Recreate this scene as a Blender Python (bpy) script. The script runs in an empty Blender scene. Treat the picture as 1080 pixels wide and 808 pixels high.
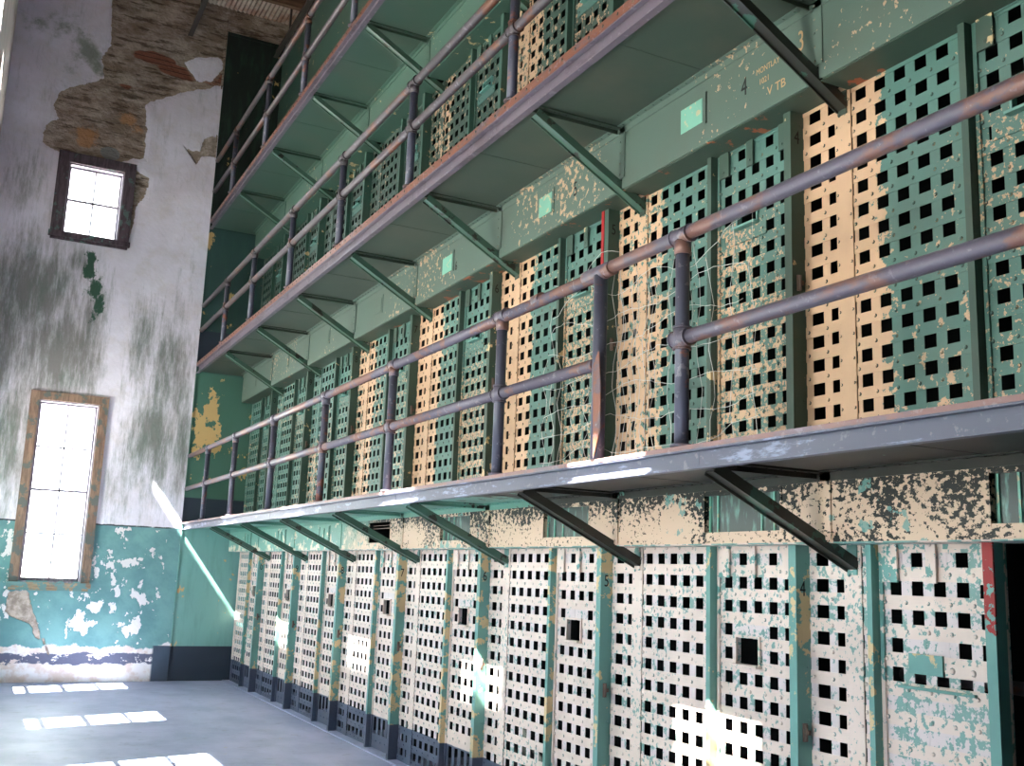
import bpy, math, random
import numpy as np
from mathutils import Vector, Matrix

random.seed(7)
sc = bpy.context.scene
COL = sc.collection
PI = math.pi

# ------------------------------------------------------------------ camera
F_PX, YAW, PITCH, ROLL = 1097.63, 0.4701, 0.1833, 0.0379
cam_d = bpy.data.cameras.new('camera')
cam_d.sensor_fit = 'HORIZONTAL'; cam_d.sensor_width = 36.0
cam_d.lens = 36.0 * F_PX / 1080.0
cam_d.clip_start = 0.05; cam_d.clip_end = 200
cam = bpy.data.objects.new('camera', cam_d); COL.objects.link(cam)
fw = Vector((math.sin(YAW) * math.cos(PITCH), math.cos(YAW) * math.cos(PITCH), math.sin(PITCH)))
rt = Vector((math.cos(YAW), -math.sin(YAW), 0)); up = rt.cross(fw)
r2 = math.cos(ROLL) * rt + math.sin(ROLL) * up
u2 = -math.sin(ROLL) * rt + math.cos(ROLL) * up
M = Matrix((r2, u2, -fw)).transposed().to_4x4()
M.translation = Vector((-3.726, 0.0, 1.807))
cam.matrix_world = M
sc.camera = cam

# ------------------------------------------------------------------ light
SKY_STRENGTH = 1.0
SUN_STRENGTH = 8.0
EXPOSURE = 4.42
SKY_COL = (0.90, 0.95, 1.0, 1); GROUND_COL = (2.1, 1.95, 1.82, 1)      # clear sky above, sunlit dry ground below the horizon
SUN_DIR = Vector((1.0, 0.28, -1.33)).normalized()

w = bpy.data.worlds.new('sky'); sc.world = w; w.use_nodes = True
bg = w.node_tree.nodes['Background']
bg.inputs[1].default_value = SKY_STRENGTH
_t = w.node_tree; _g = _t.nodes.new('ShaderNodeNewGeometry'); _s = _t.nodes.new('ShaderNodeSeparateXYZ'); _m = _t.nodes.new('ShaderNodeMapRange'); _c = _t.nodes.new('ShaderNodeMix')
_t.links.new(_g.outputs['Incoming'], _s.inputs[0]); _t.links.new(_s.outputs[2], _m.inputs[0]); _m.inputs[1].default_value = -0.01; _m.inputs[2].default_value = 0.01
_c.data_type = 'RGBA'; _t.links.new(_m.outputs[0], _c.inputs[0]); _c.inputs[6].default_value = SKY_COL; _c.inputs[7].default_value = GROUND_COL
_t.links.new(_c.outputs[2], bg.inputs[0])
sd = bpy.data.lights.new('sun', 'SUN'); sd.energy = SUN_STRENGTH; sd.angle = math.radians(0.6); sd.color = (1.0, 0.95, 0.86)
so = bpy.data.objects.new('sun', sd); COL.objects.link(so)
so.rotation_euler = SUN_DIR.to_track_quat('-Z', 'Y').to_euler(); so.location = (-12, 5, 16)

sc.view_settings.view_transform = 'Standard'; sc.view_settings.look = 'None'
sc.view_settings.exposure = EXPOSURE; sc.view_settings.gamma = 1.0
sc.view_settings.use_curve_mapping = False
cy = sc.cycles
cy.use_denoising = True
cy.max_bounces = 14; cy.diffuse_bounces = 12; cy.glossy_bounces = 3; cy.transparent_max_bounces = 12
cy.caustics_reflective = False; cy.caustics_refractive = False
cy.sample_clamp_indirect = 12.0

# ------------------------------------------------------------------ plan of the place (metres)
P = 1.9003                 # bay spacing
Y4 = 3.8675                # seam of bay 4
D = 17.335                 # end wall
EDGE = -0.743              # outer edge of the walkways
XC = 0.211                 # face of the grilles
WL, WLO = -4.03, -4.50     # side wall, inner and outer face
YN = -3.5                  # wall behind the camera
ROOF = 11.45
Z_HEAD = (2.05, 4.50, 6.98)       # top of the grilles per tier
Z_FASC = (2.037, 4.470, 6.970)    # lower edge of the fascia
Z_PLATE = (2.375, 4.925, 7.405)   # underside of the walkway plate
Z_EDGE = ((2.335, 2.452), (4.885, 5.065), (7.362, 7.535))
PITCHZ = (0.1320, 0.1295, 0.1300)
TIER = ('ground tier', 'second tier', 'third tier')
def seam(n): return Y4 + (n - 4) * P

# ------------------------------------------------------------------ node helper
def lin(c):
    return tuple(((x / 255) / 12.92 if x / 255 <= 0.04045 else ((x / 255 + 0.055) / 1.055) ** 2.4) for x in c) + (1.0,)

class NT:
    def __init__(s, name, rough=0.6, spec=0.4, metal=0.0):
        s.m = bpy.data.materials.new(name); s.m.use_nodes = True
        s.t = s.m.node_tree; s.b = s.t.nodes['Principled BSDF']
        s.b.inputs['Roughness'].default_value = rough
        s.b.inputs['Specular IOR Level'].default_value = spec
        s.b.inputs['Metallic'].default_value = metal
        g = s.t.nodes.new('ShaderNodeNewGeometry'); s.pos = g.outputs['Position']
        sp = s.t.nodes.new('ShaderNodeSeparateXYZ'); s.t.links.new(s.pos, sp.inputs[0])
        s.x, s.y, s.z = sp.outputs
    def set(s, i, v):
        if isinstance(v, bpy.types.NodeSocket): s.t.links.new(v, i)
        elif v is not None: i.default_value = v
    def math(s, op, a, b=0.0, c=None, clamp=False):
        n = s.t.nodes.new('ShaderNodeMath'); n.operation = op; n.use_clamp = clamp
        s.set(n.inputs[0], a); s.set(n.inputs[1], b)
        if c is not None: s.set(n.inputs[2], c)
        return n.outputs[0]
    def add(s, a, b): return s.math('ADD', a, b)
    def sub(s, a, b): return s.math('SUBTRACT', a, b)
    def mul(s, a, b): return s.math('MULTIPLY', a, b)
    def mx(s, a, b): return s.math('MAXIMUM', a, b)
    def mn(s, a, b): return s.math('MINIMUM', a, b)
    def step(s, v, a, b):        # smoothstep of v from a to b (a may exceed b)
        n = s.t.nodes.new('ShaderNodeMapRange'); n.interpolation_type = 'SMOOTHSTEP'
        s.set(n.inputs[0], v)
        if a < b: n.inputs[1].default_value = a; n.inputs[2].default_value = b; n.inputs[3].default_value = 0; n.inputs[4].default_value = 1
        else: n.inputs[1].default_value = b; n.inputs[2].default_value = a; n.inputs[3].default_value = 1; n.inputs[4].default_value = 0
        return n.outputs[0]
    def noise(s, scale, detail=4, rough=0.6, vec=None, sc3=None, dist=0.0):
        n = s.t.nodes.new('ShaderNodeTexNoise'); n.inputs['Scale'].default_value = scale
        n.inputs['Detail'].default_value = detail; n.inputs['Roughness'].default_value = rough
        n.inputs['Distortion'].default_value = dist
        v = vec or s.pos
        if sc3:
            mp = s.t.nodes.new('ShaderNodeVectorMath'); mp.operation = 'MULTIPLY'
            s.t.links.new(v, mp.inputs[0]); mp.inputs[1].default_value = sc3; v = mp.outputs[0]
        s.t.links.new(v, n.inputs['Vector'])
        return n.outputs[0]
    def voro(s, scale, feature='F1', sc3=None):
        n = s.t.nodes.new('ShaderNodeTexVoronoi'); n.feature = feature; n.inputs['Scale'].default_value = scale
        v = s.pos
        if sc3:
            mp = s.t.nodes.new('ShaderNodeVectorMath'); mp.operation = 'MULTIPLY'
            s.t.links.new(v, mp.inputs[0]); mp.inputs[1].default_value = sc3; v = mp.outputs[0]
        s.t.links.new(v, n.inputs['Vector'])
        return n.outputs[0]
    def mix(s, f, a, b):
        n = s.t.nodes.new('ShaderNodeMix'); n.data_type = 'RGBA'
        s.set(n.inputs[0], f); s.set(n.inputs[6], a); s.set(n.inputs[7], b)
        return n.outputs[2]
    def attr(s, name):
        n = s.t.nodes.new('ShaderNodeAttribute'); n.attribute_name = name
        return n.outputs['Fac']
    def bump(s, h, strength=0.3, dist=0.01):
        n = s.t.nodes.new('ShaderNodeBump'); n.inputs['Strength'].default_value = strength; n.inputs['Distance'].default_value = dist
        s.t.links.new(h, n.inputs['Height']); s.t.links.new(n.outputs[0], s.b.inputs['Normal'])
    def color(s, c): s.set(s.b.inputs['Base Color'], c)
    def rough(s, v): s.set(s.b.inputs['Roughness'], v)

CREAM = lin((222, 201, 188)); CREAM_W = lin((196, 161, 131)); TEAL = lin((104, 152, 144)); TEAL_L = lin((140, 196, 182))
GREEN = lin((80, 116, 108)); DGREEN = lin((60, 82, 73)); GREYG = lin((88, 106, 97)); SOOT = lin((42, 43, 38))
NAVY = lin((72, 80, 100)); RUST = lin((150, 78, 48)); DRUST = lin((96, 56, 44)); STEEL = lin((118, 112, 128))
BEIGE = lin((205, 178, 135)); WHITE = lin((232, 226, 226))

def paint(name, over, under, thr, fine=22.0, big=1.1, bigamt=0.35, third=None, thr3=0.70, base_z=None, rough=0.5, thr_fn=None, rust=None, back=None):
    """Two coats: OVER where sound, UNDER where it has flaked off."""
    n = NT(name, rough=rough)
    f = n.noise(fine, 5, 0.62); g = n.noise(big, 3, 0.55)
    v = n.add(f, n.mul(n.sub(g, 0.5), bigamt))
    if thr_fn: v = n.add(v, thr_fn(n))
    if back:      # the upright bars lie behind the level ones and get a separate tint and flaking level
        bk = n.step(n.x, XC + 0.002, XC + 0.003); v = n.add(v, n.mul(bk, back[0]))
    m = n.step(v, thr - 0.012, thr + 0.012)
    c = n.mix(m, over, under)
    if back and back[1]: c = n.mix(n.mul(bk, 0.55), c, n.mix(m, back[1], under))
    if third:
        t = n.step(n.noise(fine * 0.8, 4, 0.6, sc3=(1.3, 1.1, 0.9)), thr3, thr3 + 0.015); c = n.mix(t, c, third)
    if rust:
        r = n.step(n.noise(3.2, 6, 0.7), rust, rust + 0.06); c = n.mix(r, c, DRUST)
    if base_z is not None:
        k = n.step(n.add(n.z, n.mul(n.noise(7, 3), 0.012)), base_z + 0.004, base_z - 0.004); c = n.mix(k, c, NAVY)
    d = n.noise(2.0, 5, 0.6); c = n.mix(n.mul(n.step(d, 0.40, 0.75), 0.22), c, lin((96, 84, 72)))
    n.color(c); n.bump(n.add(m, n.mul(n.noise(60, 2), 0.3)), 0.25, 0.004)
    return n.m

def local_o(n):      # distance from the seam within the bay, 0..P (0.4 = post side)
    return n.math('MULTIPLY', n.math('FRACT', n.math('DIVIDE', n.sub(n.add(n.y, 10 * P), Y4 - 1.49), P)), P)
def cream_side(n):   # flaking is heavy on the strip side of a bay, less towards the top
    o = n.add(local_o(n), n.mul(n.sub(n.noise(9, 4), 0.5), 0.16))
    return n.sub(n.mul(n.mul(n.step(o, 1.18, 1.36), n.step(n.y, 14.5, 8.5)), n.sub(0.42, n.mul(n.mul(n.step(n.y, 5.0, 5.15), n.step(n.y, 6.35, 6.2)), 0.25))), 0.13)
MAT = {}
def g1_fn(n):     # the two bays by the dark doorway have lost most of their top coat
    return n.sub(n.mul(n.step(n.add(n.y, n.mul(n.noise(1.7, 3), 2.0)), 6.9, 5.6), 0.055), 0.03)
MAT['grille1'] = paint('cream_over_teal_paint', CREAM, lin((122, 158, 150)), 0.60, 30, 1.6, 0.42, base_z=0.345, thr_fn=g1_fn, back=(0.05, lin((208, 198, 204))))
MAT['grille1_frame'] = paint('cream_edge_paint', CREAM, TEAL, 0.58, 16, 1.2, 0.5, base_z=0.345)
MAT['post1'] = paint('teal_post_paint', TEAL, BEIGE, 0.56, 9, 1.3, 0.6, base_z=0.345)
MAT['plate1'] = paint('teal_header_paint', TEAL, CREAM, 0.52, 12, 2.0, 0.5, base_z=0.345)
def door_fn(n): return n.sub(0.0, n.add(n.mul(n.step(n.z, 3.75, 4.35), 0.17), n.mul(n.step(n.y, 9.0, 15.0), 0.10)))
MAT['door2'] = paint('speckled_teal_and_cream_paint', GREEN, CREAM_W, 0.515, 40, 0.9, 0.40, thr_fn=door_fn, back=(-0.07, None))
MAT['panel2'] = paint('teal_paint_flaked_to_cream', GREEN, CREAM_W, 0.50, 20, 0.7, 0.60, thr_fn=cream_side, back=(-0.03, None))
MAT['post2'] = paint('dark_green_post_paint', DGREEN, BEIGE, 0.66, 8, 1.3, 0.5)
def t3_fn(n): return n.sub(n.mul(cream_side(n), 0.38), n.mul(n.step(n.y, 7.5, 12.0), 0.12))
def d3_fn(n): return n.sub(0.0, n.mul(n.step(n.y, 7.5, 12.0), 0.12))
MAT['door3'] = paint('third_tier_green_paint', DGREEN, CREAM_W, 0.585, 22, 0.9, 0.35, third=DRUST, thr3=0.69, thr_fn=d3_fn)
MAT['panel3'] = paint('third_tier_panel_paint', DGREEN, CREAM_W, 0.56, 18, 0.9, 0.35, third=DRUST, thr3=0.68, thr_fn=t3_fn)
MAT['post3'] = paint('third_tier_post_paint', lin((66, 98, 87)), BEIGE, 0.68, 8, 1.0, 0.4)
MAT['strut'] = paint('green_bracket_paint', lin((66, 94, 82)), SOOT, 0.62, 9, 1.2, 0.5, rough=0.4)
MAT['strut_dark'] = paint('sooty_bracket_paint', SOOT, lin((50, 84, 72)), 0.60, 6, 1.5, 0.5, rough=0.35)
MAT['fascia3'] = paint('third_tier_fascia_paint', lin((76, 106, 93)), BEIGE, 0.70, 12, 1.2, 0.5)
MAT['fascia2'] = paint('second_tier_fascia_paint', GREYG, CREAM_W, 0.645, 19, 0.7, 0.8, thr_fn=lambda n: n.mul(n.step(n.y, 4.1, 3.6), 0.10))
MAT['ledge'] = paint('shaded_green_ledge_paint', lin((56, 72, 62)), RUST, 0.66, 7, 1.0, 0.6)  # green darkened to carry underside shade in the colour; rust where flaked
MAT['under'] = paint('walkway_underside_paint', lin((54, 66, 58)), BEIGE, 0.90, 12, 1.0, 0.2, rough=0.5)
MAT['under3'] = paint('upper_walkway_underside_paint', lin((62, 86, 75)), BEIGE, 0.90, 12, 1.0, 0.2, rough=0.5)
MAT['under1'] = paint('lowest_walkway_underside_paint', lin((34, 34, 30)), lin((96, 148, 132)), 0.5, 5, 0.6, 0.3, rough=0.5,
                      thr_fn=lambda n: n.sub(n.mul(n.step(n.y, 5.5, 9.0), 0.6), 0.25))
MAT['number'] = NT('black_stencil_paint', 0.7).m; MAT['number'].node_tree.nodes['Principled BSDF'].inputs['Base Color'].default_value = (0.010, 0.011, 0.011, 1)
def flat(name, c, rough=0.6, metal=0.0):
    n = NT(name, rough, metal=metal); k = n.noise(14, 4); n.color(n.mix(n.mul(n.step(k, 0.35, 0.7), 0.25), c, tuple(x * 0.6 for x in c[:3]) + (1,))); return n.m
MAT['cream_letters'] = flat('flaked_cream_lettering', lin((196, 158, 116)))
MAT['teal_patch'] = paint('scraped_teal_patch_paint', lin((126, 184, 164)), lin((196, 184, 150)), 0.60, 18, 2, 0.3)
MAT['red'] = paint('red_primer_paint', lin((150, 22, 26)), TEAL, 0.64, 30, 2, 0.2, thr_fn=lambda n: n.add(n.mul(n.step(n.z, 1.98, 1.80), 0.10), n.mul(n.step(n.z, 1.66, 1.60), 0.5)))
MAT['red_plain'] = flat('red_primer', lin((150, 22, 26)))
MAT['teal_plain'] = paint('smooth_teal_paint', TEAL, BEIGE, 0.68, 5, 1.3, 0.5)
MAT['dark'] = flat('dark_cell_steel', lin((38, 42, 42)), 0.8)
MAT['bars_dark'] = flat('dark_hatch_paint', lin((58, 78, 72)), 0.35)
MAT['latch'] = flat('rusty_latch_iron', lin((110, 92, 84)), 0.5, 0.3)
MAT['wire'] = flat('galvanised_wire', lin((190, 190, 186)), 0.4, 0.5)

# lowest fascia: cream flaking to soot and teal, plain teal towards the end wall
n = NT('ground_tier_fascia_paint', 0.5)
a = n.noise(34, 6, 0.66, sc3=(1, 0.8, 1.1)); hz = n.step(n.z, 2.10, 2.36); far = n.step(n.add(n.y, n.mul(n.noise(2.2, 4), 3.0)), 11.6, 13.2)
sootm = n.step(n.add(n.add(a, n.mul(hz, 0.13)), n.mul(n.sub(n.noise(2.2, 4), 0.5), 0.7)), 0.555, 0.58)
c = n.mix(sootm, lin((210, 180, 154)), lin((21, 22, 18)))
tl = n.step(n.add(n.noise(9, 4), n.mul(n.sub(n.noise(0.9, 2), 0.5), 0.8)), 0.66, 0.69); c = n.mix(n.mul(tl, 0.85), c, TEAL)
sp = n.step(n.add(n.noise(8, 5), n.mul(n.step(n.z, 2.20, 2.05), 0.10)), 0.60, 0.62)
c = n.mix(far, c, n.mix(sp, lin((116, 162, 146)), lin((222, 208, 184))))
n.color(c); n.bump(sootm, 0.3, 0.004); MAT['fascia1'] = n.m

# hatch recess with scraped teal streaks
n = NT('scraped_dark_hatch_paint', 0.28)
st = n.noise(7, 4, 0.6, sc3=(1, 3.5, 0.8))
n.color(n.mix(n.step(st, 0.50, 0.72), lin((54, 66, 62)), lin((104, 150, 138)))); MAT['hatch'] = n.m

# rails
def rusty(name, base, rustc, thr, sc3=(1, 0.5, 1), rough=0.42):
    n = NT(name, rough, 0.5, 0.15)
    k = n.step(n.add(n.noise(5, 6, 0.68, sc3=sc3), n.mul(n.sub(n.noise(0.7, 2), 0.5), 0.35)), thr, thr + 0.10)
    c = n.mix(k, base, rustc); wv = n.step(n.noise(21, 4, 0.6), 0.60, 0.66)
    c = n.mix(n.mul(wv, 0.35), c, lin((146, 138, 146)))
    n.color(c); n.bump(n.noise(40, 4), 0.25, 0.003); return n.m
MAT['rail'] = rusty('worn_purple_grey_pipe', lin((88, 82, 96)), lin((118, 84, 76)), 0.47)
MAT['rail2'] = rusty('weathered_pipe_with_rust', lin((80, 71, 75)), lin((112, 72, 56)), 0.54)
MAT['rail_post'] = rusty('grey_pipe_post', lin((72, 72, 88)), lin((126, 74, 58)), 0.58)
MAT['channel'] = rusty('blue_grey_channel_paint', lin((84, 86, 104)), lin((132, 140, 168)), 0.56, (1, 0.5, 2.2))
MAT['channel2'] = rusty('purple_grey_channel_paint', lin((100, 90, 102)), lin((84, 74, 84)), 0.5)
MAT['toprust'] = rusty('rusted_edge_strip', lin((118, 70, 52)), lin((92, 72, 76)), 0.52)
MAT['toprust1'] = rusty('brown_edge_strip', lin((128, 96, 92)), lin((110, 96, 104)), 0.5)

# steel partition at the end of the walkways
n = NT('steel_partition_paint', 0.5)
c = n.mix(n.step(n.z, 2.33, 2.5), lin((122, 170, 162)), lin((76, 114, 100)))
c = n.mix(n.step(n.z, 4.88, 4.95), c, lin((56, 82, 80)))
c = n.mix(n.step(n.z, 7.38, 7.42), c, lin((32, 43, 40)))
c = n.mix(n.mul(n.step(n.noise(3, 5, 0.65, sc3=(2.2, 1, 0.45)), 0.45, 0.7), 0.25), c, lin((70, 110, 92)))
pk = n.add(n.noise(3.6, 5, 0.62, sc3=(1.2, 1, 0.9)), n.mul(n.sub(n.noise(12, 3), 0.5), 0.12))
inner = n.math('ABSOLUTE', n.sub(n.x, -0.48)); zz = n.math('ABSOLUTE', n.sub(n.z, 3.95))
boost = n.mul(n.step(inner, 0.35, 0.05), n.step(zz, 0.85, 0.25))
b1 = n.mul(n.step(n.math('ABSOLUTE', n.sub(n.x, -0.66)), 0.12, 0.02), n.step(n.math('ABSOLUTE', n.sub(n.z, 1.36)), 0.20, 0.03))
b3 = n.mul(n.step(n.math('ABSOLUTE', n.sub(n.x, -0.70)), 0.12, 0.02), n.step(n.math('ABSOLUTE', n.sub(n.z, 7.15)), 0.30, 0.05))
c = n.mix(n.step(n.add(pk, n.mul(n.mx(n.mx(boost, b1), b3), 0.22)), 0.655, 0.675), c, lin((206, 172, 118)))
band = n.mx(n.mx(n.step(n.z, 0.535, 0.525), n.mul(n.step(n.z, 2.44, 2.45), n.step(n.z, 2.86, 2.85))), n.mul(n.step(n.z, 5.05, 5.06), n.step(n.z, 5.62, 5.61)))
c = n.mix(band, c, lin((52, 60, 74))); n.color(c); MAT['partition'] = n.m

# floor
n = NT('worn_blue_grey_floor_paint', 0.45, 0.5)
c = n.mix(n.step(n.noise(1.3, 6, 0.65, sc3=(1, 0.7, 1)), 0.35, 0.68), lin((146, 154, 184)), lin((172, 176, 204)))
c = n.mix(n.mul(n.step(n.noise(4.5, 6, 0.7), 0.54, 0.70), 0.5), c, lin((118, 126, 148)))
c = n.mix(n.step(n.noise(9, 4), 0.68, 0.72), c, lin((176, 170, 164)))
n.color(c); n.rough(n.add(0.30, n.mul(n.noise(2.5, 5), 0.35))); n.bump(n.noise(3, 5), 0.08, 0.01); MAT['floor'] = n.m

# side wall plaster
n = NT('side_wall_plaster', 0.85, 0.2)
c = n.mix(n.step(n.noise(1.0, 5), 0.35, 0.7), lin((232, 222, 218)), lin((212, 204, 198)))
c = n.mix(n.step(n.z, 2.36, 2.35), c, lin((110, 176, 160)))
n.color(c); MAT['side_plaster'] = n.m

# end wall plaster: stains, flaked paint and bare masonry have shapes of their own
n = NT('stained_end_wall_plaster', 0.85, 0.25)
mas = n.attr('masonry'); org = n.attr('orange'); grn = n.attr('algae'); stk = n.attr('streak'); mos = n.attr('moss'); pel = n.attr('peel'); gry = n.attr('bluegrey'); hole = n.attr('bare')
c = n.mix(n.step(n.noise(0.9, 5, 0.6), 0.35, 0.68), lin((246, 240, 252)), lin((228, 220, 230)))
c = n.mix(n.mul(n.step(n.noise(2.6, 6, 0.7), 0.46, 0.72), 0.40), c, lin((216, 204, 200)))
strn = n.noise(2.2, 9, 0.78, sc3=(3.0, 1, 0.6)); strf = n.noise(8.0, 6, 0.72, sc3=(3.5, 1, 0.45))
sm = n.step(n.add(n.mul(stk, 0.66), n.add(n.mul(n.sub(strn, 0.5), 1.5), n.mul(n.sub(strf, 0.5), 0.8))), 0.0, 0.80)
c = n.mix(n.mul(sm, 0.88), c, n.mix(n.step(n.noise(1.7, 5, 0.65, sc3=(2, 1, 0.7)), 0.42, 0.62), lin((118, 116, 110)), lin((92, 106, 92))))
c = n.mix(n.mul(n.step(n.add(n.mul(mos, 0.5), n.mul(n.sub(n.noise(3.5, 6, 0.7), 0.5), 1.3)), 0.18, 0.55), 0.75), c, lin((104, 118, 92)))
c = n.mix(n.step(n.add(grn, n.mul(n.sub(n.noise(6, 8, 0.8, sc3=(1.3, 1, 0.8)), 0.5), 3.0)), 0.42, 0.62), c, lin((62, 92, 76)))
# old blue-green dado with flakes
edge = n.add(n.z, n.mul(n.sub(n.noise(9, 3), 0.5), 0.03))
dado = n.step(edge, 2.356, 2.350)
td = n.mix(n.step(n.noise(1.8, 5), 0.35, 0.7), lin((100, 142, 144)), lin((124, 168, 166)))
fl = n.add(n.noise(8.5, 5, 0.58, sc3=(1, 1, 0.8)), n.mul(pel, 0.26))
flm = n.step(fl, 0.618, 0.632); td = n.mix(flm, td, WHITE)
lowz = n.step(n.add(n.z, n.mul(n.sub(n.noise(3.0, 5, 0.6), 0.5), 0.42)), 0.53, 0.50)
rgt = n.step(n.x, -1.02, -0.98)
lowc = n.mix(n.step(n.noise(5, 5), 0.45, 0.62), WHITE, lin((214, 194, 184)))
bz = n.mul(n.step(n.add(n.z, n.mul(n.sub(n.noise(4.5, 4), 0.5), 0.16)), 0.25, 0.27), n.step(n.add(n.z, n.mul(n.sub(n.noise(4, 4), 0.5), 0.12)), 0.43, 0.41))
lowc = n.mix(n.mul(bz, n.step(n.noise(6, 5, 0.7, sc3=(0.6, 1, 1)), 0.42, 0.46)), lowc, lin((96, 98, 116)))
td = n.mix(lowz, td, lowc)
td = n.mix(n.mul(rgt, n.step(n.z, 0.54, 0.53)), td, lin((76, 88, 104)))
c = n.mix(dado, c, td)
c = n.mix(n.mul(n.mul(n.step(edge, 2.338, 2.344), n.step(edge, 2.366, 2.360)), n.step(n.noise(2.5, 3), 0.34, 0.42)), c, lin((70, 74, 78)))
# bare masonry
mm = n.add(mas, n.mul(n.sub(n.noise(5.5, 6, 0.6), 0.5), 0.16)); mk = n.step(mm, -0.006, 0.006)
rk = n.mix(n.step(n.noise(3.2, 7, 0.72, sc3=(0.8, 1, 1.5)), 0.38, 0.64), lin((150, 130, 114)), lin((200, 182, 168)))
rk = n.mix(n.mul(n.step(n.noise(4.5, 8, 0.72, sc3=(0.45, 1, 2.6)), 0.50, 0.60), 0.85), rk, lin((92, 74, 62)))
brk = n.attr('brick'); jn = n.math('FRACT', n.mul(n.z, 12.5))
bc = n.mix(n.step(jn, 0.14, 0.20), lin((90, 62, 52)), lin((150, 98, 80)))
rk = n.mix(n.step(n.add(brk, n.mul(n.sub(n.noise(4, 5), 0.5), 0.6)), 0.42, 0.52), rk, bc)
rk = n.mix(n.mul(n.step(n.add(org, n.mul(n.sub(n.noise(6, 6, 0.7), 0.5), 1.8)), 0.35, 0.75), 0.75), rk, lin((204, 150, 104)))
rk = n.mix(n.mul(n.step(n.add(gry, n.mul(n.sub(n.noise(5, 4), 0.5), 0.5)), 0.4, 0.5), 0.8), rk, lin((146, 152, 154)))
rk = n.mix(n.mul(n.step(mm, 0.06, 0.02), 0.35), rk, lin((190, 170, 152)))
c = n.mix(mk, c, rk)
hm = n.step(n.add(hole, n.mul(n.sub(n.noise(6, 5), 0.5), 0.10)), -0.006, 0.006)
c = n.mix(hm, c, n.mix(n.step(n.noise(7, 5, 0.7), 0.4, 0.62), lin((150, 134, 122)), lin((196, 178, 166))))
n.color(c)
bh = n.add(n.mul(n.sub(1.0, mk), 1.0), n.mul(n.noise(6, 8, 0.72, sc3=(0.8, 1, 1.6)), n.add(0.25, n.mul(mk, 2.2))))
bh = n.sub(bh, n.mul(hm, 0.9)); n.bump(n.sub(bh, n.mul(n.mul(dado, flm), 0.3)), 0.8, 0.03)
MAT['end_plaster'] = n.m

def wood(name, a, b, c3, thr=0.62, sc3=(1, 1, 0.15)):
    n = NT(name, 0.7, 0.3)
    g = n.noise(26, 5, 0.65, sc3=sc3); c = n.mix(n.step(g, 0.35, 0.65), a, b)
    c = n.mix(n.step(n.noise(6, 5, 0.65), thr, thr + 0.04), c, c3); n.color(c); n.bump(g, 0.4, 0.004); return n.m
MAT['casing'] = wood('weathered_brown_window_wood', lin((150, 122, 104)), lin((116, 94, 82)), lin((98, 102, 98)), 0.52)
MAT['casing_dark'] = wood('dark_weathered_window_wood', lin((100, 86, 92)), lin((74, 62, 68)), lin((96, 116, 112)), 0.58)
MAT['sill'] = wood('worn_green_sill_wood', lin((168, 146, 118)), lin((138, 116, 96)), lin((108, 140, 136)), 0.46, (0.15, 1, 1))
MAT['sash'] = wood('pale_sash_wood', lin((150, 144, 156)), lin((120, 112, 124)), lin((120, 120, 120)), 0.7)
MAT['beam'] = wood('brown_roof_timber', lin((132, 100, 80)), lin((100, 74, 60)), lin((80, 60, 50)), 0.6, (0.15, 1, 1))
MAT['rafter'] = flat('dark_roof_iron', lin((70, 62, 58)), 0.7)
n = NT('rusty_corrugated_roof_sheet', 0.6); n.color(n.mix(n.step(n.noise(1.6, 6, 0.7), 0.4, 0.6), lin((196, 180, 168)), lin((160, 118, 98)))); MAT['roof'] = n.m

g = bpy.data.materials.new('window_glass'); g.use_nodes = True; t = g.node_tree; t.nodes.clear()
o_ = t.nodes.new('ShaderNodeOutputMaterial'); mxn = t.nodes.new('ShaderNodeMixShader'); tr = t.nodes.new('ShaderNodeBsdfTransparent'); gl = t.nodes.new('ShaderNodeBsdfGlossy')
gl.inputs['Roughness'].default_value = 0.02; mxn.inputs[0].default_value = 0.06; tr.inputs[0].default_value = (0.95, 0.98, 0.97, 1)
t.links.new(tr.outputs[0], mxn.inputs[1]); t.links.new(gl.outputs[0], mxn.inputs[2]); t.links.new(mxn.outputs[0], o_.inputs[0])
MAT['glass'] = g

MAT['rivet1'] = paint('worn_teal_rivet_paint', lin((112, 136, 134)), lin((186, 172, 162)), 0.50, 6, 2, 0.3, base_z=0.345)
MAT['rivet2'] = paint('worn_green_rivet_paint', lin((52, 70, 66)), lin((120, 112, 92)), 0.55, 6, 2, 0.3)
RIVET = {'grille1': 'rivet1', 'grille1_frame': 'rivet1', 'panel2': 'rivet2', 'door2': 'rivet2', 'panel3': 'rivet2', 'door3': 'rivet2', 'fascia2': 'rivet2', 'toprust': 'rivet2', 'plate1': 'rivet1'}

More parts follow.
